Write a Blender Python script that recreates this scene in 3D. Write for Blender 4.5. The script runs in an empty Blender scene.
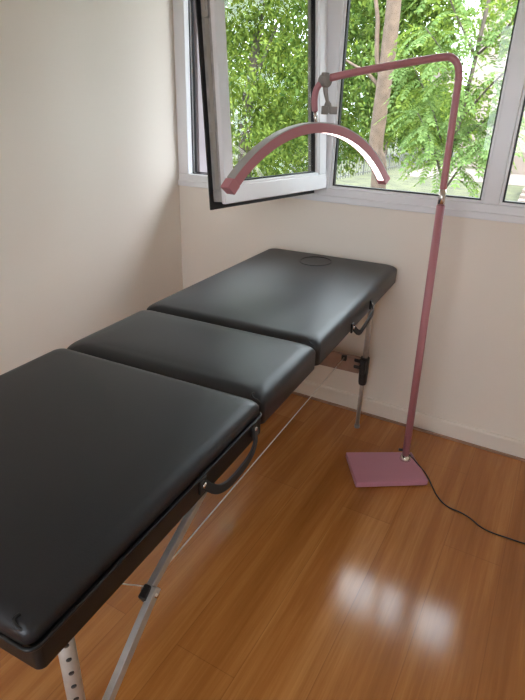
import bpy, bmesh, math, random
from mathutils import Vector, Matrix
C = bpy.context.scene
COL = C.collection
R = math.radians
random.seed(7)

# ------------------------------------------------------------------ helpers
def mat(name, base=(.5,.5,.5), rough=.5, metal=0., spec=.5, coat=0., bump=0., bscale=200., vary=0., vscale=6.):
    m = bpy.data.materials.new(name); m.use_nodes = True
    nt = m.node_tree; b = nt.nodes['Principled BSDF']
    b.inputs['Base Color'].default_value = (*base, 1)
    b.inputs['Roughness'].default_value = rough
    b.inputs['Metallic'].default_value = metal
    b.inputs['Specular IOR Level'].default_value = spec
    b.inputs['Coat Weight'].default_value = coat
    tc = nt.nodes.new('ShaderNodeTexCoord')
    if vary:
        n = nt.nodes.new('ShaderNodeTexNoise'); n.inputs['Scale'].default_value = vscale; n.inputs['Detail'].default_value = 5
        nt.links.new(tc.outputs['Object'], n.inputs['Vector'])
        r = nt.nodes.new('ShaderNodeValToRGB')
        r.color_ramp.elements[0].position = .3; r.color_ramp.elements[1].position = .7
        r.color_ramp.elements[0].color = (*[c*(1-vary) for c in base], 1)
        r.color_ramp.elements[1].color = (*[min(1, c*(1+vary)) for c in base], 1)
        nt.links.new(n.outputs['Fac'], r.inputs['Fac']); nt.links.new(r.outputs['Color'], b.inputs['Base Color'])
    if bump:
        n = nt.nodes.new('ShaderNodeTexNoise'); n.inputs['Scale'].default_value = bscale; n.inputs['Detail'].default_value = 3
        nt.links.new(tc.outputs['Object'], n.inputs['Vector'])
        bp = nt.nodes.new('ShaderNodeBump'); bp.inputs['Strength'].default_value = bump; bp.inputs['Distance'].default_value = .002
        nt.links.new(n.outputs['Fac'], bp.inputs['Height']); nt.links.new(bp.outputs['Normal'], b.inputs['Normal'])
    return m

def obj(name, bm, m, parent=None, smooth=False, bevel=0., seg=2):
    me = bpy.data.meshes.new(name)
    bmesh.ops.recalc_face_normals(bm, faces=bm.faces)
    bm.to_mesh(me); bm.free()
    if smooth:
        for p in me.polygons: p.use_smooth = True
    o = bpy.data.objects.new(name, me); COL.objects.link(o)
    ms = m if isinstance(m, (list, tuple)) else [m]
    for x in ms: me.materials.append(x)
    if parent: o.parent = parent
    if bevel:
        bv = o.modifiers.new('bevel', 'BEVEL'); bv.width = bevel; bv.segments = seg; bv.limit_method = 'ANGLE'; bv.angle_limit = R(40)
        for p in me.polygons: p.use_smooth = True
        try: me.set_sharp_from_angle(angle=R(40))
        except Exception: pass
    return o

def tag(o, label, cat, group=None, kind=None):
    o['label'] = label; o['category'] = cat
    if group: o['group'] = group
    if kind: o['kind'] = kind
    return o
def thing(name, label, cat, loc=(0,0,0), rz=0., group=None):
    o = bpy.data.objects.new(name, None); COL.objects.link(o)
    o.location = loc; o.rotation_euler = (0,0,rz); o.empty_display_size = .1
    return tag(o, label, cat, group)
def structure(name, bm, m, parent=None, **k):
    o = obj(name, bm, m, parent, **k); o['kind'] = 'structure'; return o
def box(bm, x0, x1, y0, y1, z0, z1, M=None):
    vs = [bm.verts.new(Vector(p) if M is None else M @ Vector(p)) for p in
          ((x0,y0,z0),(x1,y0,z0),(x1,y1,z0),(x0,y1,z0),(x0,y0,z1),(x1,y0,z1),(x1,y1,z1),(x0,y1,z1))]
    for f in ((0,3,2,1),(4,5,6,7),(0,1,5,4),(1,2,6,5),(2,3,7,6),(3,0,4,7)):
        bm.faces.new([vs[i] for i in f])
    return vs
def bx(*a, M=None):
    bm = bmesh.new(); box(bm, *a, M=M); return bm
def tube(bm, pts, rad, n=14, caps=True):
    pts = [Vector(p) for p in pts]; rs = rad if isinstance(rad, (list, tuple)) else [rad]*len(pts)
    rings = []; up = None
    for i, p in enumerate(pts):
        a = pts[max(0, i-1)]; b = pts[min(len(pts)-1, i+1)]; t = (b-a).normalized()
        if up is None:
            up = Vector((0,0,1)) if abs(t.z) < .9 else Vector((1,0,0))
        s = t.cross(up).normalized(); up = s.cross(t).normalized()
        rings.append([bm.verts.new(p + (s*math.cos(2*math.pi*k/n) + up*math.sin(2*math.pi*k/n))*rs[i]) for k in range(n)])
    for A, B in zip(rings, rings[1:]):
        for k in range(n): bm.faces.new((A[k], A[(k+1)%n], B[(k+1)%n], B[k]))
    if caps: bm.faces.new(rings[0][::-1]); bm.faces.new(rings[-1])
    return bm
def bar(bm, A, B, wid, th, side):
    """flat bar from A to B; wid measured along `side`, th across it"""
    A = Vector(A); B = Vector(B); t = (B-A).normalized(); s = (Vector(side) - t*Vector(side).dot(t)).normalized(); n = t.cross(s)
    q = []
    for P in (A, B):
        q.append([bm.verts.new(P + s*a*wid/2 + n*b*th/2) for a, b in ((-1,-1),(1,-1),(1,1),(-1,1))])
    for k in range(4): bm.faces.new((q[0][k], q[0][(k+1)%4], q[1][(k+1)%4], q[1][k]))
    bm.faces.new(q[0][::-1]); bm.faces.new(q[1])
    return bm
def bez(ps, n=8):
    """Catmull-Rom through the points"""
    ps = [Vector(p) for p in ps]; out = []
    for i in range(len(ps)-1):
        p0 = ps[max(0,i-1)]; p1 = ps[i]; p2 = ps[i+1]; p3 = ps[min(len(ps)-1,i+2)]
        for k in range(n):
            t = k/n
            out.append(.5*((2*p1)+(p2-p0)*t+(2*p0-5*p1+4*p2-p3)*t*t+(3*p1-p0-3*p2+p3)*t**3))
    out.append(ps[-1]); return out

# ------------------------------------------------------------------ materials
WALL = mat('wall_paint', (.85,.775,.69), .6, bump=.15, bscale=90, spec=.3)
CEIL = mat('ceiling_paint', (.82,.80,.77), .7)
BASEB = mat('baseboard_paint', (.85,.775,.69), .45)
SHOE = mat('shoe_moulding_wood', (.36,.20,.13), .5, vary=.2, vscale=20)
UPVC = mat('white_window_plastic', (.80,.795,.81), .3, spec=.5)
UPVCIN = mat('grey_sash_rebate', (.36,.345,.33), .4, vary=.25, vscale=25)
GASK = mat('black_rubber_gasket', (.008,.008,.009), .5)
STEEL = mat('lock_steel', (.42,.40,.37), .35, metal=.8)
STUCCO = mat('outside_render', (.40,.35,.36), .9)
VINYL = mat('black_vinyl', (.0098,.0112,.0145), .41, spec=.5, bump=.12, bscale=420)
VINYL2 = mat('black_vinyl_dark', (.008,.008,.0085), .45, spec=.4, bump=.12, bscale=420)
STRAP = mat('black_webbing', (.010,.010,.011), .6)
BLKP = mat('black_plastic', (.012,.012,.013), .4)
ALU = mat('brushed_aluminium', (.50,.46,.42), .42, metal=.5, vary=.08, vscale=40)
ALU2 = mat('grey_aluminium_bar', (.46,.45,.43), .42, metal=.4, vary=.08, vscale=40)
BOARD = mat('brown_cross_board', (.33,.21,.16), .5, vary=.2, vscale=12)
CABLE = mat('white_steel_cable', (.88,.85,.80), .4)
PINK = mat('pink_powder_coat', (.46,.185,.21), .38, bump=.05, bscale=300)
PINKB = mat('pink_base_plate', (.56,.25,.33), .36, bump=.05, bscale=300)
CHROME = mat('chrome', (.75,.72,.70), .18, metal=1.)
GREYP = mat('grey_plastic', (.27,.25,.235), .5)
RIM = mat('grey_lamp_rim', (.42,.41,.40), .45)
CORD = mat('black_cord', (.010,.009,.009), .5)

def led():
    m = bpy.data.materials.new('lit_led_strip'); m.use_nodes = True; nt = m.node_tree
    b = nt.nodes['Principled BSDF']; b.inputs['Base Color'].default_value = (.9,.9,.9,1)
    b.inputs['Emission Color'].default_value = (1,.98,.96,1); b.inputs['Emission Strength'].default_value = LED_E
    return m
LED_E = 4.2
LED = led()

def glass(name, refl=1.):
    m = bpy.data.materials.new(name); m.use_nodes = True; nt = m.node_tree; nt.nodes.clear()
    o = nt.nodes.new('ShaderNodeOutputMaterial'); mx = nt.nodes.new('ShaderNodeMixShader')
    t = nt.nodes.new('ShaderNodeBsdfTransparent'); t.inputs['Color'].default_value = (.95,.97,.96,1)
    g = nt.nodes.new('ShaderNodeBsdfGlossy'); g.inputs['Roughness'].default_value = .01; g.inputs['Color'].default_value = (1,1,1,1)
    f = nt.nodes.new('ShaderNodeFresnel'); f.inputs['IOR'].default_value = 1.4
    ge = nt.nodes.new('ShaderNodeNewGeometry'); fr = nt.nodes.new('ShaderNodeMath'); fr.operation = 'SUBTRACT'; fr.inputs[0].default_value = 1.
    mu = nt.nodes.new('ShaderNodeMath'); mu.operation = 'MULTIPLY'
    nt.links.new(ge.outputs['Backfacing'], fr.inputs[1]); nt.links.new(f.outputs[0], mu.inputs[0]); nt.links.new(fr.outputs[0], mu.inputs[1])
    nt.links.new(mu.outputs[0], mx.inputs[0]); nt.links.new(t.outputs[0], mx.inputs[1]); nt.links.new(g.outputs[0], mx.inputs[2])
    nt.links.new(mx.outputs[0], o.inputs[0]); return m
GLASS = glass('clear_window_glass')

def floor_mat():
    m = bpy.data.materials.new('orange_brown_laminate'); m.use_nodes = True; nt = m.node_tree; L = nt.links
    b = nt.nodes['Principled BSDF']
    tc = nt.nodes.new('ShaderNodeTexCoord')
    mp = nt.nodes.new('ShaderNodeMapping'); mp.inputs['Rotation'].default_value = (0,0,R(90)); mp.inputs['Location'].default_value = (.535,.05,0)
    L.new(tc.outputs['Object'], mp.inputs['Vector'])
    br = nt.nodes.new('ShaderNodeTexBrick'); br.offset = .37; br.offset_frequency = 2; br.squash = 1
    br.inputs['Scale'].default_value = 1; br.inputs['Brick Width'].default_value = 1.25; br.inputs['Row Height'].default_value = .192
    br.inputs['Mortar Size'].default_value = .0011; br.inputs['Mortar Smooth'].default_value = .1; br.inputs['Bias'].default_value = 0
    br.inputs['Color1'].default_value = (0,0,0,1); br.inputs['Color2'].default_value = (1,1,1,1); br.inputs['Mortar'].default_value = (.5,.5,.5,1)
    L.new(mp.outputs[0], br.inputs['Vector'])
    # long strips within the planks, each with its own tone
    mp2 = nt.nodes.new('ShaderNodeMapping'); mp2.inputs['Scale'].default_value = (11,.5,1)
    L.new(tc.outputs['Object'], mp2.inputs['Vector'])
    n1 = nt.nodes.new('ShaderNodeTexNoise'); n1.inputs['Scale'].default_value = 1.3; n1.inputs['Detail'].default_value = 2
    L.new(mp2.outputs[0], n1.inputs['Vector'])
    mp3 = nt.nodes.new('ShaderNodeMapping'); mp3.inputs['Scale'].default_value = (60,2.4,1)
    L.new(tc.outputs['Object'], mp3.inputs['Vector'])
    n2 = nt.nodes.new('ShaderNodeTexNoise'); n2.inputs['Scale'].default_value = 1.5; n2.inputs['Detail'].default_value = 6; n2.inputs['Roughness'].default_value = .65
    n2.inputs['Distortion'].default_value = .6
    L.new(mp3.outputs[0], n2.inputs['Vector'])
    def math_(op, a, bb):
        n = nt.nodes.new('ShaderNodeMath'); n.operation = op
        for i, v in ((0,a),(1,bb)):
            if isinstance(v, (int,float)): n.inputs[i].default_value = v
            else: L.new(v, n.inputs[i])
        return n.outputs[0]
    s = math_('ADD', math_('MULTIPLY', br.outputs['Color'], .12), math_('ADD', math_('MULTIPLY', n1.outputs['Fac'], .72), math_('MULTIPLY', n2.outputs['Fac'], .42)))
    r = nt.nodes.new('ShaderNodeValToRGB'); e = r.color_ramp.elements
    e[0].position = .30; e[0].color = (.25,.085,.018,1); e[1].position = .95; e[1].color = (.66,.31,.095,1)
    k = e.new(.62); k.color = (.43,.165,.040,1)
    L.new(s, r.inputs['Fac'])
    mx = nt.nodes.new('ShaderNodeMix'); mx.data_type = 'RGBA'; mx.blend_type = 'MIX'
    L.new(math_('MULTIPLY', br.outputs['Fac'], .35), mx.inputs['Factor'])
    L.new(r.outputs['Color'], mx.inputs['A']); mx.inputs['B'].default_value = (.10,.035,.012,1)
    L.new(mx.outputs['Result'], b.inputs['Base Color'])
    b.inputs['Roughness'].default_value = .135; b.inputs['Specular IOR Level'].default_value = .5
    bp = nt.nodes.new('ShaderNodeBump'); bp.inputs['Strength'].default_value = .04; bp.inputs['Distance'].default_value = .002
    L.new(n2.outputs['Fac'], bp.inputs['Height']); L.new(bp.outputs['Normal'], b.inputs['Normal'])
    return m
FLOOR = floor_mat()

def leaf_mat(name, c0, c1, trans=.45):
    m = bpy.data.materials.new(name); m.use_nodes = True; nt = m.node_tree; nt.nodes.clear(); L = nt.links
    o = nt.nodes.new('ShaderNodeOutputMaterial'); mx = nt.nodes.new('ShaderNodeMixShader'); mx.inputs[0].default_value = trans
    g = nt.nodes.new('ShaderNodeNewGeometry'); r = nt.nodes.new('ShaderNodeValToRGB')
    r.color_ramp.elements[0].color = (*c0,1); r.color_ramp.elements[1].color = (*c1,1)
    L.new(g.outputs['Random Per Island'], r.inputs['Fac'])
    d = nt.nodes.new('ShaderNodeBsdfDiffuse'); t = nt.nodes.new('ShaderNodeBsdfTranslucent')
    h = nt.nodes.new('ShaderNodeMix'); h.data_type = 'RGBA'; h.blend_type = 'MULTIPLY'; h.inputs['Factor'].default_value = 1
    h.inputs['B'].default_value = (1.4,1.22,.55,1)
    L.new(r.outputs['Color'], h.inputs['A'])
    L.new(r.outputs['Color'], d.inputs['Color']); L.new(h.outputs['Result'], t.inputs['Color'])
    L.new(d.outputs[0], mx.inputs[1]); L.new(t.outputs[0], mx.inputs[2]); L.new(mx.outputs[0], o.inputs[0])
    return m
LEAF_A = leaf_mat('bright_green_leaves', (.05,.095,.024), (.24,.315,.08), .5)
LEAF_B = leaf_mat('mid_green_leaves', (.05,.10,.025), (.19,.27,.075), .5)
LEAF_C = leaf_mat('dark_green_leaves', (.022,.05,.014), (.07,.125,.035), .4)
LEAF_D = leaf_mat('fresh_pinnate_leaves', (.09,.155,.05), (.20,.29,.11), .5)
BARK = mat('pinkish_brown_bark', (.105,.07,.05), .9, bump=.6, bscale=30, vary=.25, vscale=9)
BARK2 = mat('grey_brown_bark', (.075,.058,.045), .9, bump=.6, bscale=30, vary=.25, vscale=9)
GRASS = mat('dry_grass_ground', (.05,.052,.02), .95, vary=.45, vscale=1.3)
PAVE = mat('pale_pink_paving', (.135,.108,.093), .9, vary=.12, vscale=.8)
STONE = mat('pale_stone', (.16,.125,.105), .9, vary=.15, vscale=2.)
FENCE = mat('grey_painted_iron', (.07,.07,.068), .5)
FACADE = mat('pale_beige_facade', (.23,.185,.16), .9, vary=.08, vscale=.6)
DARKG = mat('dark_far_window', (.05,.055,.06), .2)

# ------------------------------------------------------------------ room
X1, Y0, ZC = 2.75, -3.9, 2.62
WX0, WX1, WZ0, WZ1 = .035, 1.84, 1.022, 2.42          # window hole
structure('floor', bx(-.2, X1+.2, Y0-.2, .2, -.12, 0), FLOOR)
structure('ceiling', bx(-.2, X1+.2, Y0-.2, .2, ZC, ZC+.15), CEIL)
structure('wall_left', bx(-.2, 0, Y0-.2, .2, 0, ZC), WALL)
structure('wall_right', bx(X1, X1+.2, Y0-.2, .2, 0, ZC), WALL)
bm = bmesh.new()
NX0, NX1, NZ0, NZ1 = .8, 2.15, 1.0, 2.25
box(bm, 0, X1, Y0-.2, Y0, 0, NZ0); box(bm, 0, X1, Y0-.2, Y0, NZ1, ZC); box(bm, 0, NX0, Y0-.2, Y0, NZ0, NZ1); box(bm, NX1, X1, Y0-.2, Y0, NZ0, NZ1)
structure('wall_near', bm, WALL)
bm = bmesh.new()
for a_ in (NX0, (NX0+NX1)/2-.03, NX1-.06): box(bm, a_, a_+.06, Y0-.12, Y0-.05, NZ0, NZ1)
for a_ in (NZ0, NZ1-.06): box(bm, NX0, NX1, Y0-.119, Y0-.051, a_, a_+.06)
structure('added_fill_window', bm, UPVC)  # window and its wall opening are invented, out of view, for fill light
bm = bmesh.new()
T = .16
box(bm, 0, X1, 0, T, 0, WZ0); box(bm, 0, X1, 0, T, WZ1, ZC)
box(bm, 0, WX0, 0, T, WZ0, WZ1); box(bm, WX1, X1, 0, T, WZ0, WZ1)
structure('wall_back', bm, WALL)
def baseboard(name, pts):
    # profile with a soft top edge
    bm = bmesh.new(); (ax, ay), (bx_, by), (nx, ny) = pts
    prof = [(0,0),(.014,0),(.014,.078),(.011,.085),(.005,.088),(0,.088)]
    ends = []
    for (x, y) in ((ax,ay),(bx_,by)):
        ends.append([bm.verts.new((x+nx*d, y+ny*d, z)) for d, z in prof])
    for k in range(len(prof)): bm.faces.new((ends[0][k], ends[0][(k+1)%len(prof)], ends[1][(k+1)%len(prof)], ends[1][k]))
    bm.faces.new(ends[0]); bm.faces.new(ends[1][::-1])
    return structure(name, bm, BASEB)
baseboard('baseboard_back', ((0,0),(X1,0),(0,-1)))
baseboard('baseboard_left', ((0,-.014),(0,Y0),(1,0)))
baseboard('baseboard_right', ((X1,-.014),(X1,Y0),(-1,0)))
structure('trim_1', bx(.014, X1-.014, -.024, -.014, 0, .010), SHOE)

# ------------------------------------------------------------------ window
ZG = 1.084                                    # lower edge of the glass
MU = [(.0925,), (.800,.864), (1.487,1.562), (2.25,)]
bm = bmesh.new()
fy0, fy1 = -.006, .065
box(bm, 0.004, WX1, fy0, fy1, WZ0, ZG-.008)            # bottom rail
box(bm, 0.004, WX1, fy0, fy1, 2.36, WZ1)
box(bm, 0.004, .066, fy0, fy1, ZG-.008, 2.36)
box(bm, .770, .843, fy0, fy1, ZG-.008, 2.36)
box(bm, 1.495, 1.554, fy0, fy1, ZG-.008, 2.36)
box(bm, 1.775, WX1, fy0, fy1, ZG-.008, 2.36)
win = structure('window_1', bm, UPVC, bevel=.003)
def bead(x0, x1, z0, z1, wdt, y0, y1):
    bm = bmesh.new()
    box(bm, x0, x1, y0, y1, z0, z0+wdt); box(bm, x0, x1, y0, y1, z1-wdt, z1)
    box(bm, x0, x0+wdt, y0, y1, z0+wdt, z1-wdt); box(bm, x1-wdt, x1, y0, y1, z0+wdt, z1-wdt)
    return bm
for (a, b) in ((.843,1.495),(1.554,1.775)):
    obj('glazing_bead', bead(a, b, ZG-.008, 2.36, .010, .004, .040), UPVC, win, bevel=.002)
    obj('gasket', bead(a+.010, b-.010, ZG+.002, 2.35, .006, .010, .030), GASK, win)
    obj('glass_pane', bx(a+.010, b-.010, .022, .028, ZG+.002, 2.35), GLASS, win)
obj('gasket', bead(.066, .770, ZG-.008, 2.36, .004, .030, .036), GASK, win)
obj('gasket', bead(.070, .766, ZG-.004, 2.356, .004, .048, .058), GASK, win)
sill = bmesh.new(); box(sill, 0.002, X1-.25, -.014, .0, WZ0-.006, WZ0+.022)
obj('sill_strip', sill, UPVC, win, bevel=.003)
# outside reveal of the opening
bm = bmesh.new()
box(bm, WX0-.001, WX0+.05, .066, .30, WZ0, WZ1); box(bm, WX0+.05, WX1-.001, .066, .30, WZ0-.03, WZ0+.012)
obj('outer_reveal', bm, STUCCO, win)

# open sash: hinge at the mullion, swung into the room and leaning
SW, SH, ST = .655, 1.25, .066
d = Vector((-.172, -.985, 0)).normalized()             # hinge -> free edge
upv = Vector((-.078,.026,.9966)); upv = (upv - d*upv.dot(d)).normalized()
nrm = d.cross(upv)                                      # which way?
if nrm.x < 0: nrm = -nrm                                # points to +x: room side face
hp = Vector((.836, -.020, 1.0758))
SM = Matrix(((d.x, nrm.x, upv.x, hp.x),(d.y, nrm.y, upv.y, hp.y),(d.z, nrm.z, upv.z, hp.z),(0,0,0,1)))
sash = bpy.data.objects.new('sash', None); COL.objects.link(sash); sash.parent = win; sash.matrix_world = SM
def frame4(bm, x0, x1, z0, z1, wd, y0, y1):
    box(bm, x0, x1, y0, y1, z0, z0+wd); box(bm, x0, x1, y0, y1, z1-wd, z1)
    box(bm, x0, x0+wd, y0, y1, z0+wd, z1-wd); box(bm, x1-wd, x1, y0, y1, z0+wd, z1-wd)
SR, SF = .055, .044                                     # stile widths: hinge side, free side
bm = bmesh.new()
box(bm, 0, SW, -.020, 0, 0, .062); box(bm, 0, SW, -.020, 0, SH-.062, SH)
box(bm, 0, SR, -.020, 0, .062, SH-.062); box(bm, SW-SF, SW, -.020, 0, .062, SH-.062)
obj('sash_face', bm, UPVC, sash, bevel=.004)
bm = bmesh.new(); frame4(bm, .006, SW-.006, .006, SH-.006, .040, -ST, -.020); box(bm, .046, SW-.046, -ST, -.020, .046, .062)
obj('sash_rebate', bm, UPVCIN, sash, bevel=.002)
bm = bmesh.new(); frame4(bm, -.02, SW+.010, -.022, SH+.004, .048, -ST-.006, -ST)
obj('outer_seal', bm, GASK, sash)
bm = bmesh.new(); frame4(bm, SR, SW-SF, .062, SH-.062, .010, -.030, -.004)
obj('sash_bead', bm, UPVC, sash, bevel=.002)
bm = bmesh.new(); frame4(bm, SR+.010, SW-SF-.010, .072, SH-.072, .006, -.034, -.016)
obj('gasket', bm, GASK, sash)
obj('glass_pane', bx(SR+.010, SW-SF-.010, -.028, -.022, .072, SH-.072), GLASS, sash)
bm = bmesh.new(); box(bm, SW-.008, SW-.0035, -.050, -.034, .05, SH-.05)
obj('lock_bar', bm, STEEL, sash)
bm = bmesh.new(); box(bm, SW-.006, SW+.003, -.054, -.028, .58, .67); box(bm, SW-.004, SW+.006, -.048, -.036, .60, .63)
box(bm, SW-.006, SW+.001, -.052, -.030, .18, .24)
obj('lock_keep', bm, STEEL, sash, bevel=.002)
bm = bmesh.new(); tube(bm, [(-.008,-.012,-.004),(-.008,-.012,.075)], .008)
obj('hinge', bm, UPVC, sash, smooth=True)

# ------------------------------------------------------------------ massage table
TX, TY, TZ, TA = .5855, -.0485, .7812, .0541
tab = thing('massage_table', 'long black vinyl three-section folding massage table on aluminium legs', 'massage table', (TX,TY,0), TA)
def rring(x0, x1, y0, y1, r, n=8):
    pts = []
    for cx, cy, a0 in ((x1-r,y1-r,0),(x0+r,y1-r,90),(x0+r,y0+r,180),(x1-r,y0+r,270)):
        for k in range(n+1):
            a = R(a0+90*k/n); pts.append((cx+r*math.cos(a), cy+r*math.sin(a)))
    return pts
def slab(x0, x1, y0, y1, zb, zt, re, rc, dome=.004, nseg=8):
    """upholstered slab: soft top edge (radius re), corner radius rc, gently crowned top"""
    bm = bmesh.new(); prof = [(.004, zb), (0, zb+.004)]
    zt0 = zt-dome
    for k in range(nseg+1):
        a = R(90*k/nseg); prof.append((re*1.45*(1-math.cos(a)), zt0-re+re*math.sin(a)))
    half = min(x1-x0, y1-y0)/2 - .003
    for k in range(1, 13):
        t = k/12; ins = re*1.45+(half-re*1.45)*t
        prof.append((ins, zt0+dome*(1-(1-t)**5)))
    rings = []
    for ins, z in prof:
        r = min(rc+ins*.7, half-ins+.002)
        rings.append([bm.verts.new((x, y, z)) for x, y in rring(x0+ins, x1-ins, y0+ins, y1-ins, max(r,.001))])
    n = len(rings[0])
    for A, B in zip(rings, rings[1:]):
        for k in range(n): bm.faces.new((A[k], A[(k+1)%n], B[(k+1)%n], B[k]))
    bm.faces.new(rings[-1]); bm.faces.new(rings[0][::-1])
    return bm
W = .62; L1, L2, L3 = .979, 1.342, 2.014
ZB = TZ-.077
far = obj('cushion', slab(-.008, W-.002, -L1+.002, 0, ZB, TZ+.010, .026, .018), VINYL, tab, smooth=True)
mid = obj('cushion', slab(-.006, W-.005, -L2+.002, -L1-.002, ZB, TZ+.009, .030, .018), VINYL, tab, smooth=True)
near = obj('cushion', slab(-.008, W-.004, -L3, -L2-.002, TZ-.034, TZ+.010, .024, .018), VINYL, tab, smooth=True)
def rim_frame(x0, x1, y0, y1, z0, z1, r):
    bm = bmesh.new(); a = rring(x0,x1,y0,y1,r); rg = [[bm.verts.new((x,y,z)) for x,y in a] for z in (z0,z1)]
    n = len(a)
    for k in range(n): bm.faces.new((rg[0][k], rg[0][(k+1)%n], rg[1][(k+1)%n], rg[1][k]))
    bm.faces.new(rg[0][::-1]); bm.faces.new(rg[1]); return bm
sp = obj('side_panel', rim_frame(-.002, W, -L3+.006, -L2-.006, ZB-.004, TZ-.036, .012), VINYL2, tab, smooth=False)
sp['label'] = 'flat black panel below the seam'
a = rring(-.008, W, -L3-.001, -L2-.003, .016); ring = [(x,y,TZ-.035) for x,y in a]; ring.append(ring[0])
bm = bmesh.new(); tube(bm, ring, .0035, 8, caps=False); obj('piping', bm, VINYL2, near, smooth=True)
# wooden undersides keep the sections stiff
for (a_, b_) in ((0,L1),(L1,L2)):
    obj('underframe', bx(.05, W-.05, -b_+.02, -a_-.02, ZB-.016, ZB+.002), VINYL2, tab)
# stitched corner tucks
def tuck(x, y, z, sx, sy, par):
    bm = bmesh.new()
    tube(bm, bez([(x-.012*sx,y-.002*sy,z+.003),(x-.014*sx,y-.011*sy,z+.0015),(x-.006*sx,y-.014*sy,z-.004),(x+.004*sx,y-.010*sy,z-.011),(x+.012*sx,y-.006*sy,z-.03)],5), [.0028]*21, 8)
    obj('corner_tuck', bm, VINYL2, par, smooth=True)
tuck(.598, -L2+.018, TZ-.002, 1, 1, mid)
tuck(.600, -L3+.018, TZ-.002, 1, 1, near)
tuck(.598, -L1+.018, TZ-.002, 1, 1, far)
# face-hole plug
bm = bmesh.new()
px, py, ra, rb = .292, -.164, .067, .078
N = 48
outer = [(px+ra*math.cos(2*math.pi*k/N), py+rb*math.sin(2*math.pi*k/N), TZ+.0090) for k in range(N+1)]
tube(bm, outer, .0032, 8, caps=False)
pl = obj('plug_seam', bm, VINYL2, far, smooth=True)
bm = bmesh.new(); rgs = []
for s, z in ((.99,.0005),(.95,.003),(.85,.0038),(.5,.0045),(.02,.005)):
    rgs.append([bm.verts.new((px+ra*s*math.cos(2*math.pi*k/N), py+rb*s*math.sin(2*math.pi*k/N), TZ+.005+z)) for k in range(N)])
for A, B in zip(rgs, rgs[1:]):
    for k in range(N): bm.faces.new((A[k],A[(k+1)%N],B[(k+1)%N],B[k]))
bm.faces.new(rgs[-1])
pl = obj('face_hole_plug', bm, VINYL, far, smooth=True); pl['label'] = 'oval plug filling the face hole'
# carry handles
def handle(v0, v1, z0, z1, sag):
    x = W+.004
    ps = [(x,-v0,z0),(x+.012,-v0-.02*(1 if v1>v0 else -1),z0-.022),(x+.020,-(v0*.7+v1*.3),z0-sag),(x+.020,-(v0*.35+v1*.65),z1-sag*1.05),(x+.014,-v1+.03*(1 if v1>v0 else -1),z1-.028),(x,-v1,z1)]
    path = bez(ps, 6); bm = bmesh.new(); prev = None
    for i, p in enumerate(path):
        t = (path[min(i+1,len(path)-1)]-path[max(i-1,0)]).normalized(); s = Vector((1,0,0)); n_ = t.cross(s).normalized()
        # strap is 18 mm wide across x-normal plane, 5 mm thick
        q = [bm.verts.new(p + n_*a*.010 + s*b*.003) for a, b in ((-1,-1),(1,-1),(1,1),(-1,1))]
        if prev:
            for k in range(4): bm.faces.new((prev[k], prev[(k+1)%4], q[(k+1)%4], q[k]))
        else: bm.faces.new(q[::-1])
        prev = q
    bm.faces.new(prev)
    h = obj('carry_handle', bm, STRAP, tab, bevel=.0015)
    for v, z in ((v0,z0),(v1,z1)):
        obj('handle_tab', bx(W-.002, W+.005, -v-.012, -v+.012, z-.020, z+.014), BLKP, h, bevel=.002)
        r_ = bmesh.new(); tube(r_, [(W+.004,-v,z-.002),(W+.009,-v,z-.002)], .0058, 12)
        obj('rivet', r_, CHROME, h, smooth=True)
    return h
handle(1.395, 1.610, TZ-.046, TZ-.050, .034)
handle(.43, .655, TZ-.045, TZ-.060, .016)
# legs
LU = .553
def leg(u, v, sgn):
    bm = bmesh.new(); tube(bm, [(u,-v,.30),(u,-v,ZB+.002)], .0125, 18)
    # adjusting holes are dark plugs set in the tube
    lg = obj('leg', bm, ALU, tab, smooth=True)
    bm = bmesh.new(); tube(bm, [(u,-v,.012),(u,-v,.345)], .0098, 16); obj('inner_tube', bm, ALU, lg, smooth=True)
    bm = bmesh.new(); tube(bm, [(u,-v,0),(u,-v,.004),(u,-v,.018)], [.013,.014,.012], 16); obj('rubber_foot', bm, GREYP, lg, smooth=True)
    bm = bmesh.new(); tube(bm, [(u,-v,.235),(u,-v,.25),(u,-v,.30),(u,-v,.375)], [.0165,.0195,.021,.021], 18)
    s = 1 if u < W/2 else -1
    box(bm, u-.012, u+.012, -v-.030, -v+.030, .300, .365)
    tube(bm, [(u+s*.012,-v-.012,.325),(u+s*.045,-v-.012,.325)], .010, 12)
    tube(bm, [(u+s*.012,-v-.012,.357),(u+s*.045,-v-.012,.357)], .010, 12)
    obj('height_clamp', bm, BLKP, lg, bevel=.003)
    return lg
def near_leg(u, v):
    bm = bmesh.new(); tube(bm, [(u,-v,.235),(u,-v,ZB)], .0145, 18)
    lg = obj('leg', bm, ALU, tab, smooth=True)
    bm = bmesh.new(); tube(bm, [(u,-v,.012),(u,-v,.345)], .0112, 16); obj('inner_tube', bm, ALU, lg, smooth=True)
    bm = bmesh.new(); tube(bm, [(u,-v,0),(u,-v,.004),(u,-v,.018)], [.015,.016,.014], 16); obj('rubber_foot', bm, GREYP, lg, smooth=True)
    dirv = Vector((.80,-.60,0))
    for k in range(10):
        z = .30+.0335*k; bm = bmesh.new()
        tube(bm, [Vector((u,-v,z))+dirv*.0125, Vector((u,-v,z))+dirv*.0149], .0046, 12)
        obj('adjusting_hole', bm, BLKP, lg, smooth=True)
    bm = bmesh.new(); tube(bm, [(u,-v,.20),(u,-v,.225),(u,-v,.262)], [.017,.020,.020], 16); obj('height_clamp', bm, BLKP, lg, smooth=True)
    return lg
leg(LU, .133, 1); leg(W-LU, .133, 1)
near_leg(.545, 1.908); near_leg(W-.545, 1.908)
obj('cross_board', bx(W-LU+.02, LU-.02, -.150, -.130, .292, .372), BOARD, tab, bevel=.003)
obj('cross_board', bx(W-.545+.014, .545-.014, -1.918, -1.898, .56, .64), BOARD, tab, bevel=.003)
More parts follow.
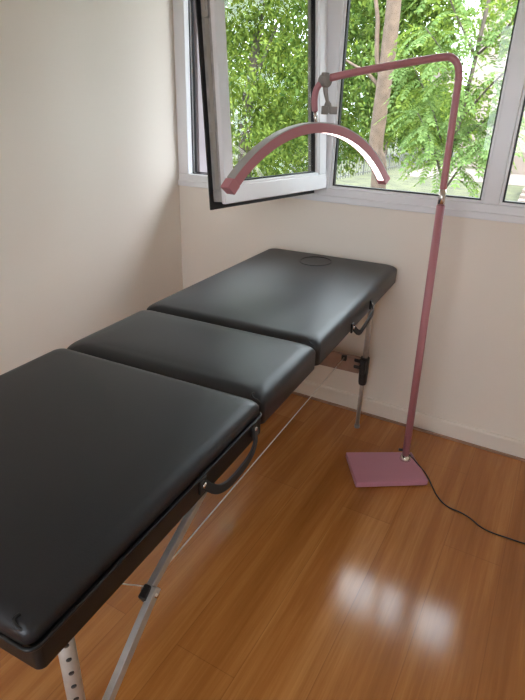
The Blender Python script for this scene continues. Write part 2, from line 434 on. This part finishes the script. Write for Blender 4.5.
def brace(u, s):
    K = Vector((u,-1.690,.478)); top = Vector((u,-1.235,ZB-.004)); low = Vector((u,-1.893,.310))
    t = (K-top).normalized(); t2 = (low-K).normalized()
    bm = bmesh.new(); bar(bm, top, K-t*.004, .022, .015, (0,.5,1)); obj('upper_brace', bm, ALU2, tab, bevel=.002)
    bm = bmesh.new(); bar(bm, K+Vector((s*.012,0,0))-t2*.014, low+Vector((s*.012,0,0)), .024, .015, (0,.5,1)); obj('lower_brace', bm, ALU2, tab, bevel=.002)
    bm = bmesh.new(); bar(bm, K-t*.010, K+t*.020, .032, .018, (0,.5,1))
    kb = obj('knee_bracket', bm, BLKP, tab, bevel=.003)
    bm = bmesh.new(); tube(bm, [K-Vector((.016,0,0)), K+Vector((.024*s,0,0))], .005, 12); obj('pivot_bolt', bm, CHROME, kb, smooth=True)
    return K
K1 = brace(.535, 1); K2 = brace(W-.535, -1)
def wire(A, B, r=.0018):
    bm = bmesh.new(); tube(bm, [A, B], r, 8); return obj('support_cable', bm, CABLE, tab, smooth=True)
FB = Vector((.462,-.152,.362))
wire(K1+Vector((0,.006,.012)), FB); wire(K2+Vector((0,.006,.012)), Vector((W-.462,-.152,.362)))
wire(K1+Vector((-.01,0,.010)), (.10,-1.86,.500), .0013)
for u in (.462, W-.462):
    obj('cable_anchor', bx(u-.012, u+.012, -.166, -.150, .348, .374), BLKP, tab, bevel=.003)

# ------------------------------------------------------------------ moon lamp
LX, LY = 1.427, -.327
lamp = thing('floor_lamp', 'pink half-moon floor lamp with lit curved head and square base plate', 'floor lamp', (LX,LY,0))
def lp(p): return Vector(p)-Vector((LX,LY,0))
bc = [(1.188,-.415),(1.436,-.259),(1.549,-.421),(1.300,-.590)]
bm = bmesh.new()
lo = [bm.verts.new(lp((x,y,.004))) for x,y in bc]; hi = [bm.verts.new(lp((x,y,.030))) for x,y in bc]
for k in range(4): bm.faces.new((lo[k],lo[(k+1)%4],hi[(k+1)%4],hi[k]))
bm.faces.new(lo[::-1]); bm.faces.new(hi)
base = obj('base', bm, PINKB, lamp, bevel=.004, seg=3); base['label'] = 'flat square pink base plate'
for x, y in bc:
    bm = bmesh.new(); c = Vector((1.368,-.421,0)).lerp(Vector((x,y,0)), .8); tube(bm, [lp((c.x,c.y,0)), lp((c.x,c.y,.006))], .012, 12)
    obj('foot_pad', bm, BLKP, base)
PT = Vector((1.3905,-.327,1.5))
def pole(z): 
    t = z/1.5; return lp((LX+(PT.x-LX)*t, LY, z))
bm = bmesh.new(); tube(bm, [pole(.03), pole(1.10)], .0148, 20); obj('pole', bm, PINK, lamp, smooth=True)
bm = bmesh.new(); tube(bm, [pole(.03),pole(.034),pole(.040),pole(.052)], [.024,.024,.021,.0185], 24); obj('base_collar', bm, CHROME, lamp, smooth=True)
bm = bmesh.new(); a = pole(.075); tube(bm, [a+Vector((-.014,-.006,0)), a+Vector((-.030,-.012,0))], .006, 12); obj('set_screw', bm, BLKP, lamp, smooth=True)
bm = bmesh.new(); tube(bm, [pole(1.098), pole(1.155)], .0125, 20); c = obj('chrome_sleeve', bm, CHROME, lamp, smooth=True); c['label'] = 'bare chrome sleeve between pole sections'
bm = bmesh.new()
up = [pole(1.145), pole(1.30), pole(1.43), pole(1.49), lp((1.3835,-.329,1.530)), lp((1.366,-.333,1.551)), lp((1.335,-.343,1.5555)), lp((1.22,-.413,1.532)), lp((1.10,-.465,1.5075)), lp((1.02,-.500,1.488))]
tube(bm, bez(up,6), .0115, 18); obj('upper_arm', bm, PINK, lamp, smooth=True)
bm = bmesh.new(); tube(bm, bez([lp((1.03,-.496,1.490)), lp((.998,-.505,1.478)), lp((.979,-.509,1.455)), lp((.974,-.510,1.425)), lp((.978,-.510,1.388))],6), .0105, 16)
obj('hook_arm', bm, PINK, lamp, smooth=True)
bm = bmesh.new(); tube(bm, [lp((.979,-.510,1.39)), lp((.985,-.510,1.345))], .006, 12)
obj('hanger_pin', bm, CHROME, lamp, smooth=True)
# clamp knob and phone clip
bm = bmesh.new(); kc = lp((1.004,-.503,1.479)); ax = Vector((.9,-.35,-.1)).normalized()
tube(bm, [kc-ax*.018, kc-ax*.014, kc+ax*.014, kc+ax*.018], [.014,.019,.019,.014], 18)
tube(bm, [kc+Vector((0,0,.010)), kc+Vector((0,0,.024))], .013, 16)
knob = obj('clamp_knob', bm, GREYP, lamp, smooth=True, bevel=.002); knob['label'] = 'grey round clamp at the arm joint'
bm = bmesh.new(); tube(bm, [kc+Vector((.002,0,-.010)), lp((1.008,-.500,1.445)), lp((1.016,-.500,1.420)), lp((1.018,-.500,1.412)), lp((1.020,-.500,1.400))], [.010,.0075,.006,.011,.013], 14)
obj('clip_stem', bm, GREYP, lamp, smooth=True)
bm = bmesh.new(); q = lp((1.025,-.500,1.392)); Mx = Matrix.Translation(q) @ Matrix.Rotation(R(30),4,'Z')
box(bm, -.026,-.003,-.011,.011,-.013,.013, M=Mx); box(bm, .001,.026,-.011,.011,-.012,.012, M=Mx); box(bm,-.004,.004,-.008,.008,-.008,.014, M=Mx)
clip = obj('phone_clip', bm, GREYP, lamp, bevel=.003)
# the arched head
AC = Vector(ARC_C) if 'ARC_C' in globals() else Vector((1.0190,-.50,.7953))
RO, DR, DD, PSI, TILT = .5586, .0320, .0363, 1.2638, .0419
U = Vector((math.cos(PSI), math.sin(PSI), 0)); Nn = Vector((-math.sin(PSI), math.cos(PSI), 0)); Zz = Vector((0,0,1))
Z2 = Zz*math.cos(TILT)+Nn*math.sin(TILT); N2 = Nn*math.cos(TILT)-Zz*math.sin(TILT)
def ap(r, n, a): return lp(AC + (U*math.sin(a)+Z2*math.cos(a))*r + N2*n)
def sweep(sec, a0, a1, n=56, caps=True):
    bm = bmesh.new(); prev = None
    for i in range(n+1):
        a = a0+(a1-a0)*i/n; q = [bm.verts.new(ap(r, nn, a)) for r, nn in sec]
        if prev:
            for k in range(len(sec)): bm.faces.new((prev[k], prev[(k+1)%len(sec)], q[(k+1)%len(sec)], q[k]))
        elif caps: bm.faces.new(q[::-1])
        prev = q
    if caps: bm.faces.new(prev)
    return bm
A0, A1 = -.825, .885
RI = RO-DR
head = obj('lamp_head', sweep([(RI,0),(RO-.002,0),(RO-.002,DD),(RI,DD),(RI,DD-.004),(RO-.010,DD-.004),(RO-.010,.004),(RI,.004)], A0, A1), PINK, lamp, bevel=.0008)
rim = obj('outer_rim', sweep([(RO-.002,.001),(RO+.0015,.001),(RO+.0015,DD-.001),(RO-.002,DD-.001)], A0+.055, A1-.02), RIM, head); rim['label'] = 'grey outer band of the arch'
led_o = obj('light_strip', sweep([(RI+.001,.0045),(RI+.005,.0045),(RI+.005,DD-.0045),(RI+.001,DD-.0045)], A0+.055, A1-.035), LED, head); led_o['label'] = 'glowing white strip along the inner curve'
for a0_, a1_ in ((A0-.012, A0+.050),(A1-.030, A1+.008)):
    obj('end_cap', sweep([(RI-.0015,-.002),(RO+.002,-.002),(RO+.002,DD+.002),(RI-.0015,DD+.002)], a0_, a1_, 6), PINK, head, bevel=.002)
# power cord along the floor
cp = [pole(.060)+Vector((.014,-.004,0)), lp((1.462,-.330,.045)), lp((1.485,-.345,.037)), lp((1.515,-.372,.035)), lp((1.545,-.398,.022)), lp((1.575,-.432,.005)), lp((1.600,-.468,.004)), lp((1.628,-.497,.004)), lp((1.658,-.512,.004)), lp((1.696,-.516,.004)), lp((1.735,-.53,.004)), lp((1.776,-.557,.004)), lp((1.812,-.567,.004)), lp((1.873,-.566,.004)), lp((1.95,-.558,.004)), lp((2.1,-.50,.004)), lp((2.3,-.34,.004)), lp((2.5,-.10,.004))]
bm = bmesh.new(); tube(bm, bez(cp,5), .0027, 10); obj('power_cord', bm, CORD, lamp, smooth=True)

# ------------------------------------------------------------------ outdoors
GZ = -2.9
structure('ground', bx(-90, 60, -60, 120, GZ-.3, GZ), GRASS)
structure('path', bx(-9.5, 40, 39, 49, GZ, GZ+.03), PAVE)
def leaf(bm, p, d, n, l, w):
    d = d.normalized(); s = d.cross(n).normalized(); k = d.cross(s)
    a = bm.verts.new(p); b = bm.verts.new(p+d*l*.45+s*w/2+k*w*.10); c = bm.verts.new(p+d*l); e = bm.verts.new(p+d*l*.45-s*w/2+k*w*.10)
    bm.faces.new((a,b,c)); bm.faces.new((a,c,e))
def rv(rng): 
    while True:
        v = Vector((rng.uniform(-1,1), rng.uniform(-1,1), rng.uniform(-1,1)))
        if .01 < v.length <= 1: return v
def crown(rng, clumps, per, size, droop=.25):
    """clumps: (centre, radii); leaves hang in sprays around each centre"""
    bm = bmesh.new()
    for c, r in clumps:
        c = Vector(c)
        for i in range(per):
            v = rv(rng); v = v.normalized()*(v.length**.6)
            p = c + Vector((v.x*r[0], v.y*r[1], v.z*r[2]))
            dd = (rv(rng)+Vector((0,0,-droop*2))); l = size*rng.uniform(.6,1.3)
            for j in range(3):
                leaf(bm, p + rv(rng)*size*.9, dd+rv(rng)*.8, rv(rng)+Vector((0,0,.6)), l, l*.42)
    return bm
def tree(name, label, base, trunk, clumps, per, size, lm, bark, branches=(), seed=1, group=None):
    rng = random.Random(seed)
    t = thing(name, label, 'tree', base, 0, group); B = Vector(base)
    bm = bmesh.new(); path = bez([Vector(p)-B for p, _ in trunk], 6)
    n = len(path); rr = []
    for i in range(n):
        f = i/(n-1)*(len(trunk)-1); k = min(int(f), len(trunk)-2); rr.append(trunk[k][1]+(trunk[k+1][1]-trunk[k][1])*(f-k))
    tube(bm, path, rr, 14); obj('trunk', bm, bark, t, smooth=True)
    for br in branches:
        bm = bmesh.new(); path = bez([Vector(p)-B for p in br[0]], 5); n = len(path)
        tube(bm, path, [br[1]+(br[2]-br[1])*i/(n-1) for i in range(n)], 8); obj('branch', bm, bark, t, smooth=True)
    obj('foliage', crown(rng, [((Vector(c)-B), r) for c, r in clumps], per, size), lm, t)
    return t
def cl(rng, n, lo, hi, r0, r1):
    out = []
    for i in range(n):
        r = rng.uniform(r0, r1)
        out.append(((rng.uniform(lo[0],hi[0]), rng.uniform(lo[1],hi[1]), rng.uniform(lo[2],hi[2])), (r, r, r*.7)))
    return out
rng = random.Random(3)
# main trunk outside the middle pane
tree('tree', 'tall tree with a bare pinkish trunk seen through the middle pane', (-1.15,7.2,GZ),
     [((-1.20,7.3,GZ),.19),((-1.21,7.3,.17),.135),((-1.33,7.3,.8),.125),((-1.33,7.3,1.3),.125),((-1.31,7.3,1.85),.125),((-1.30,7.3,2.4),.125),((-1.31,7.3,3.2),.115),((-1.45,7.4,4.8),.09),((-1.5,7.5,6.4),.05)],
     cl(rng, 46, (-3.6,8.6,.9), (.2,10.5,5.2), .45, .85)+cl(rng, 12, (-2.0,9.0,2.0), (-1.15,10.2,4.6), .4, .6), 150, .13, LEAF_B, BARK,
     [([(-1.36,7.3,1.9),(-1.45,7.25,2.15),(-1.50,7.25,2.5),(-1.53,7.25,2.8),(-1.68,7.3,3.3)],.05,.03),([(-1.36,7.3,1.75),(-1.6,7.25,1.98),(-1.85,7.25,2.10),(-2.15,7.3,2.25)],.035,.015)], 11)
# trees seen through the open sash
tree('tree', 'leafy bright green tree seen through the open sash on the left', (-5.6,9.8,GZ),
     [((-5.6,9.8,GZ),.2),((-5.5,9.8,1),.16),((-5.35,9.8,2.2),.12),((-5.2,9.9,3.6),.09),((-5.1,9.9,6),.07),((-5.1,9.8,11),.04)],
     cl(rng, 100, (-8.2,8.4,-1.2), (-3.4,11.5,5.4), .5, .95)+cl(rng, 34, (-8.5,7.6,5.5), (-2.8,10.5,12), .9, 1.4)+cl(rng, 9, (-6.0,7.9,8.4), (-3.9,9.3,11.6), .8, 1.2), 190, .115, LEAF_A, BARK2,  # high clumps, out of view, added to block a sky glint on the floor
     [([(-5.45,9.8,1.6),(-5.0,9.6,2.3),(-4.6,9.5,3.0)],.06,.03)], 12)
tree('tree', 'deeper green tree behind the lamp clamp', (-4.0,11.6,GZ),
     [((-4.0,11.6,GZ),.2),((-4.0,11.6,1),.15),((-3.9,11.6,3),.11),((-3.8,11.6,5),.05)],
     cl(rng, 44, (-6.5,11.2,.6), (-1.6,13.5,4.8), .55, 1.0), 140, .15, LEAF_B, BARK2, [], 13)
# young tree with feathery leaves in front of the middle pane's right side
def pinnate(bm, rng, p, d, L, ll):
    """one compound leaf: leaflets in pairs along a drooping stalk"""
    d = d.normalized(); n = 9; pos = Vector(p); side = d.cross(Vector((0,0,1)))
    if side.length < .1: side = Vector((1,0,0))
    side.normalize(); pts = [pos.copy()]
    for k in range(n):
        d = (d+Vector((0,0,-.13))).normalized(); pos = pos+d*L/n; pts.append(pos.copy())
        if k < 1: continue
        upn = side.cross(d).normalized()
        for s in (-1,1):
            leaf(bm, pos, side*s+d*.55+Vector((0,0,-.25)), upn+rv(rng)*.25, ll*rng.uniform(.8,1.1)*(1-.35*k/n), ll*.34)
    leaf(bm, pos, d, side.cross(d), ll*.8, ll*.3)
    tube(bm, pts, .003, 4)
YB = Vector((.15,6.0,GZ))
yt = thing('young_tree', 'young tree with feathery drooping leaves behind the pink pole', 'tree', YB)
bm = bmesh.new(); tube(bm, bez([(0,0,0),(.05,.0,1.5),(.0,0,3.2),(.12,.05,4.6),(.22,.1,6.2)],6), [.05-.0012*i for i in range(25)], 8); obj('trunk', bm, BARK2, yt, smooth=True)
twigs = [((.0,0,3.4),(-.2,-.15,3.9),(-.45,-.2,4.3)),((0,0,3.2),(.35,-.2,3.8),(.70,-.3,4.1)),((.03,0,3.6),(-.3,.1,4.3),(-.7,.2,4.9)),((.08,0,4.2),(.45,0,4.7),(.85,.05,5.1)),
         ((.1,.03,4.4),(-.1,-.3,4.9),(-.45,-.4,5.3)),((.15,.05,5.0),(.5,.2,5.4),(.8,.2,5.9)),((.05,0,3.9),(.35,.3,4.2),(.65,.4,4.4)),((.15,.05,5.0),(-.2,.1,5.5),(-.5,.1,6.0))]
bmf = bmesh.new(); r2 = random.Random(5)
for tw in twigs:
    bm = bmesh.new(); pp = bez(tw, 6); tube(bm, pp, [.018-.012*i/(len(pp)-1) for i in range(len(pp))], 6); obj('branch', bm, BARK2, yt, smooth=True)
    for i, p in enumerate(pp):
        if i < 3: continue
        for q in range(4):
            dv = Vector((r2.uniform(-1,1), r2.uniform(-1,.7), r2.uniform(-.25,.45)))
            pinnate(bmf, r2, p, dv, r2.uniform(.38,.60), .115)
obj('foliage', bmf, LEAF_D, yt)
# trees farther off, beyond the fence
far_specs = [((-23,50),7.,(6,4,4.2),'broad dark tree beyond the fence at the left'),
             ((-15.5,54),7.5,(4.5,4,4.2),'dark tree beyond the fence behind the thick trunk'),
             ((-13.0,63.5),5.5,(3.0,2.6,3.2),'low dark tree beyond the fence right of the trunk')]
for i, ((x, y), h, rad, lab) in enumerate(far_specs):
    r3 = random.Random(40+i)
    clp = []
    for k in range(34):
        v = rv(r3); clp.append(((x+v.x*rad[0], y+v.y*rad[1], GZ+h*.62+v.z*rad[2]*.8), (1.3,1.3,1.0)))
    tree('tree', lab, (x,y,GZ), [((x,y,GZ),.3),((x,y,GZ+h*.5),.22),((x,y,GZ+h),.08)], clp, 70, .42, LEAF_C, BARK2, [], 60+i)
tree('tree', 'hazy green tree standing farther back, seen through the open sash', (-9.8,19.5,GZ),
     [((-9.8,19.5,GZ),.22),((-9.8,19.5,1.5),.16),((-9.7,19.5,5.5),.06)],
     cl(rng, 60, (-13,16.8,-1), (-6.6,22,6.5), .8, 1.2), 110, .22, LEAF_C, BARK2, [], 71)
tree('tree', 'dark dense tree added out of view to the right, blocking sky glare in the open sash', (7.0,10.5,GZ),  # out-of-view tree put in to cut sky haze on the sash glass
     [((7.0,10.5,GZ),.22),((7.0,10.5,1.5),.16),((7.1,10.5,6.5),.06)],
     cl(rng, 150, (4.2,8.4,-1.8), (14,12,6.5), .75, 1.15), 110, .22, LEAF_C, BARK2, [], 72)
# bushes at the foot of the fence and below the window
def bush(name, label, c, rad, n, per, size, lm, seed):
    r3 = random.Random(seed); cls = []
    for k in range(n):
        v = rv(r3); cls.append(((c[0]+v.x*rad[0], c[1]+v.y*rad[1], GZ+rad[2]*.55+v.z*rad[2]*.5), (rad[2]*.4,)*3))
    t = thing(name, label, 'bush', (c[0],c[1],GZ)); B = Vector((c[0],c[1],GZ))
    bm = bmesh.new()
    for k in range(6):
        v = rv(r3); tube(bm, [(v.x*.1,v.y*.1,0),(v.x*rad[0]*.5,v.y*rad[1]*.5,rad[2]*.8)], [.03,.01], 6)
    obj('stem', bm, BARK2, t)
    obj('foliage', crown(r3, [((Vector(p)-B), r) for p, r in cls], per, size), lm, t)
bush('bush', 'low sunlit bush under the window behind the pole', (-.2,13.5,GZ), (1.6,1.2,1.5), 12, 60, .16, LEAF_A, 81)
bush('bush', 'round bush beside the path behind the right pane', (4.0,21,GZ), (1.4,1.2,1.5), 10, 60, .18, LEAF_B, 82)
# railing fence
fence = thing('fence', 'grey iron railing fence with thin upright bars beside the pale path', 'fence', (-12,35,GZ))
FA, FB2 = Vector((-12.7,27,GZ)), Vector((-10.4,58,GZ))
dv = FB2-FA; Lf = dv.length; du = dv.normalized(); B = Vector((-12,35,GZ))
for z in (.18, 1.12):
    bm = bmesh.new(); bar(bm, FA+Vector((0,0,z))-B, FB2+Vector((0,0,z))-B, .06, .05, (0,0,1)); obj('rail', bm, FENCE, fence)
NP = 72
for k in range(NP):
    p = FA+du*Lf*(k+.5)/NP - B
    bm = bmesh.new(); post = k % 12 == 0
    bar(bm, p, p+Vector((0,0,1.3 if post else 1.22)), .10 if post else .040, .10 if post else .040, (1,0,0))
    obj('post' if post else 'picket', bm, FENCE, fence)
# terrace wall and steps seen in the right pane
tw = tag(obj('retaining_wall', bx(-3.4, 22, 47.3, 48.3, GZ, GZ+2.4), STONE), 'low pale stone wall across the path at the right', 'wall')
st = bmesh.new()
for k in range(5): box(st, 1.2, 14, 36.0-k*-.45, 37.1+k*.0, GZ, GZ+.05+.16*(k+1)) if False else None
box(st, -.5, 16, 30.0, 30.9, GZ, GZ+.18); box(st, -.5, 16, 30.9, 31.8, GZ, GZ+.36); box(st, -.5, 16, 31.8, 37.1, GZ, GZ+.54)
tag(obj('steps', st, STONE), 'broad pale stone steps seen through the right pane', 'steps')
# apartment block far behind
bd = thing('building', 'tall pale beige apartment block far behind the right-hand pane', 'building', (10,52,GZ))
obj('wall', bx(-18, 26, 0, 14, 0, 17), FACADE, bd)
obj('roof', bx(-18.4, 26.4, -.4, 14.4, 17, 17.5), STONE, bd)
for fl in range(4):
    for k in range(8):
        x = -15+k*5.2; z = 2.0+fl*3.4
        w_ = obj('window', bx(x-.1, x+1.7, -.10, .05, z-.1, z+1.7), FACADE, bd)
        obj('pane', bx(x, x+1.6, -.13, -.09, z, z+1.6), DARKG, w_)

b2 = thing('building', 'small far house showing beige between the leaves above the pole bend', 'building', (-15,70,GZ))
obj('wall', bx(-2.2, 1.2, 0, 6, 0, 9.5), FACADE, b2); obj('roof', bx(-2.5, 1.5, -.3, 6.3, 9.5, 10), STONE, b2)
structure('added_shade_slab', bx(-2, 6, .16, 1.05, ZC, ZC+.2), STUCCO)  # unseen overhang added to trim the sky reflection on the floor
# ------------------------------------------------------------------ light
wd = bpy.data.worlds.new('World'); C.world = wd; wd.use_nodes = True
bg = wd.node_tree.nodes['Background']; bg.inputs['Color'].default_value = (.83,.91,1.0,1); bg.inputs['Strength'].default_value = 8.0
sl = bpy.data.lights.new('sun', 'SUN'); sl.energy = 5.5; sl.angle = R(.6); sl.color = (1,.93,.82)
so = bpy.data.objects.new('sun', sl); COL.objects.link(so)
sd = Vector((.62,-.32,.72)).normalized(); so.rotation_euler = sd.to_track_quat('Z','Y').to_euler(); so.location = (8,-6,14)

# ------------------------------------------------------------------ camera
cam = bpy.data.cameras.new('camera'); co = bpy.data.objects.new('camera', cam); COL.objects.link(co)
cam.sensor_fit = 'HORIZONTAL'; cam.sensor_width = 36; cam.lens = 36*526.6011/525; cam.clip_start = .02; cam.clip_end = 400
r = Vector((.87034991,.49162448,.02822075)); u = Vector((-.22713739,.349945,.90881632)); w = Vector((-.43692064,.79739819,-.4162409))
co.matrix_world = Matrix(((r.x,u.x,-w.x,1.77791214),(r.y,u.y,-w.y,-2.28353156),(r.z,u.z,-w.z,1.39022167),(0,0,0,1)))
C.camera = co
vs = C.view_settings; vs.view_transform = 'Standard'; vs.look = 'None'; vs.gamma = 1; vs.exposure = .42; vs.use_curve_mapping = False
C.cycles.use_denoising = True
C.cycles.max_bounces = 10; C.cycles.diffuse_bounces = 6; C.cycles.transparent_max_bounces = 24
C.cycles.sample_clamp_indirect = 6
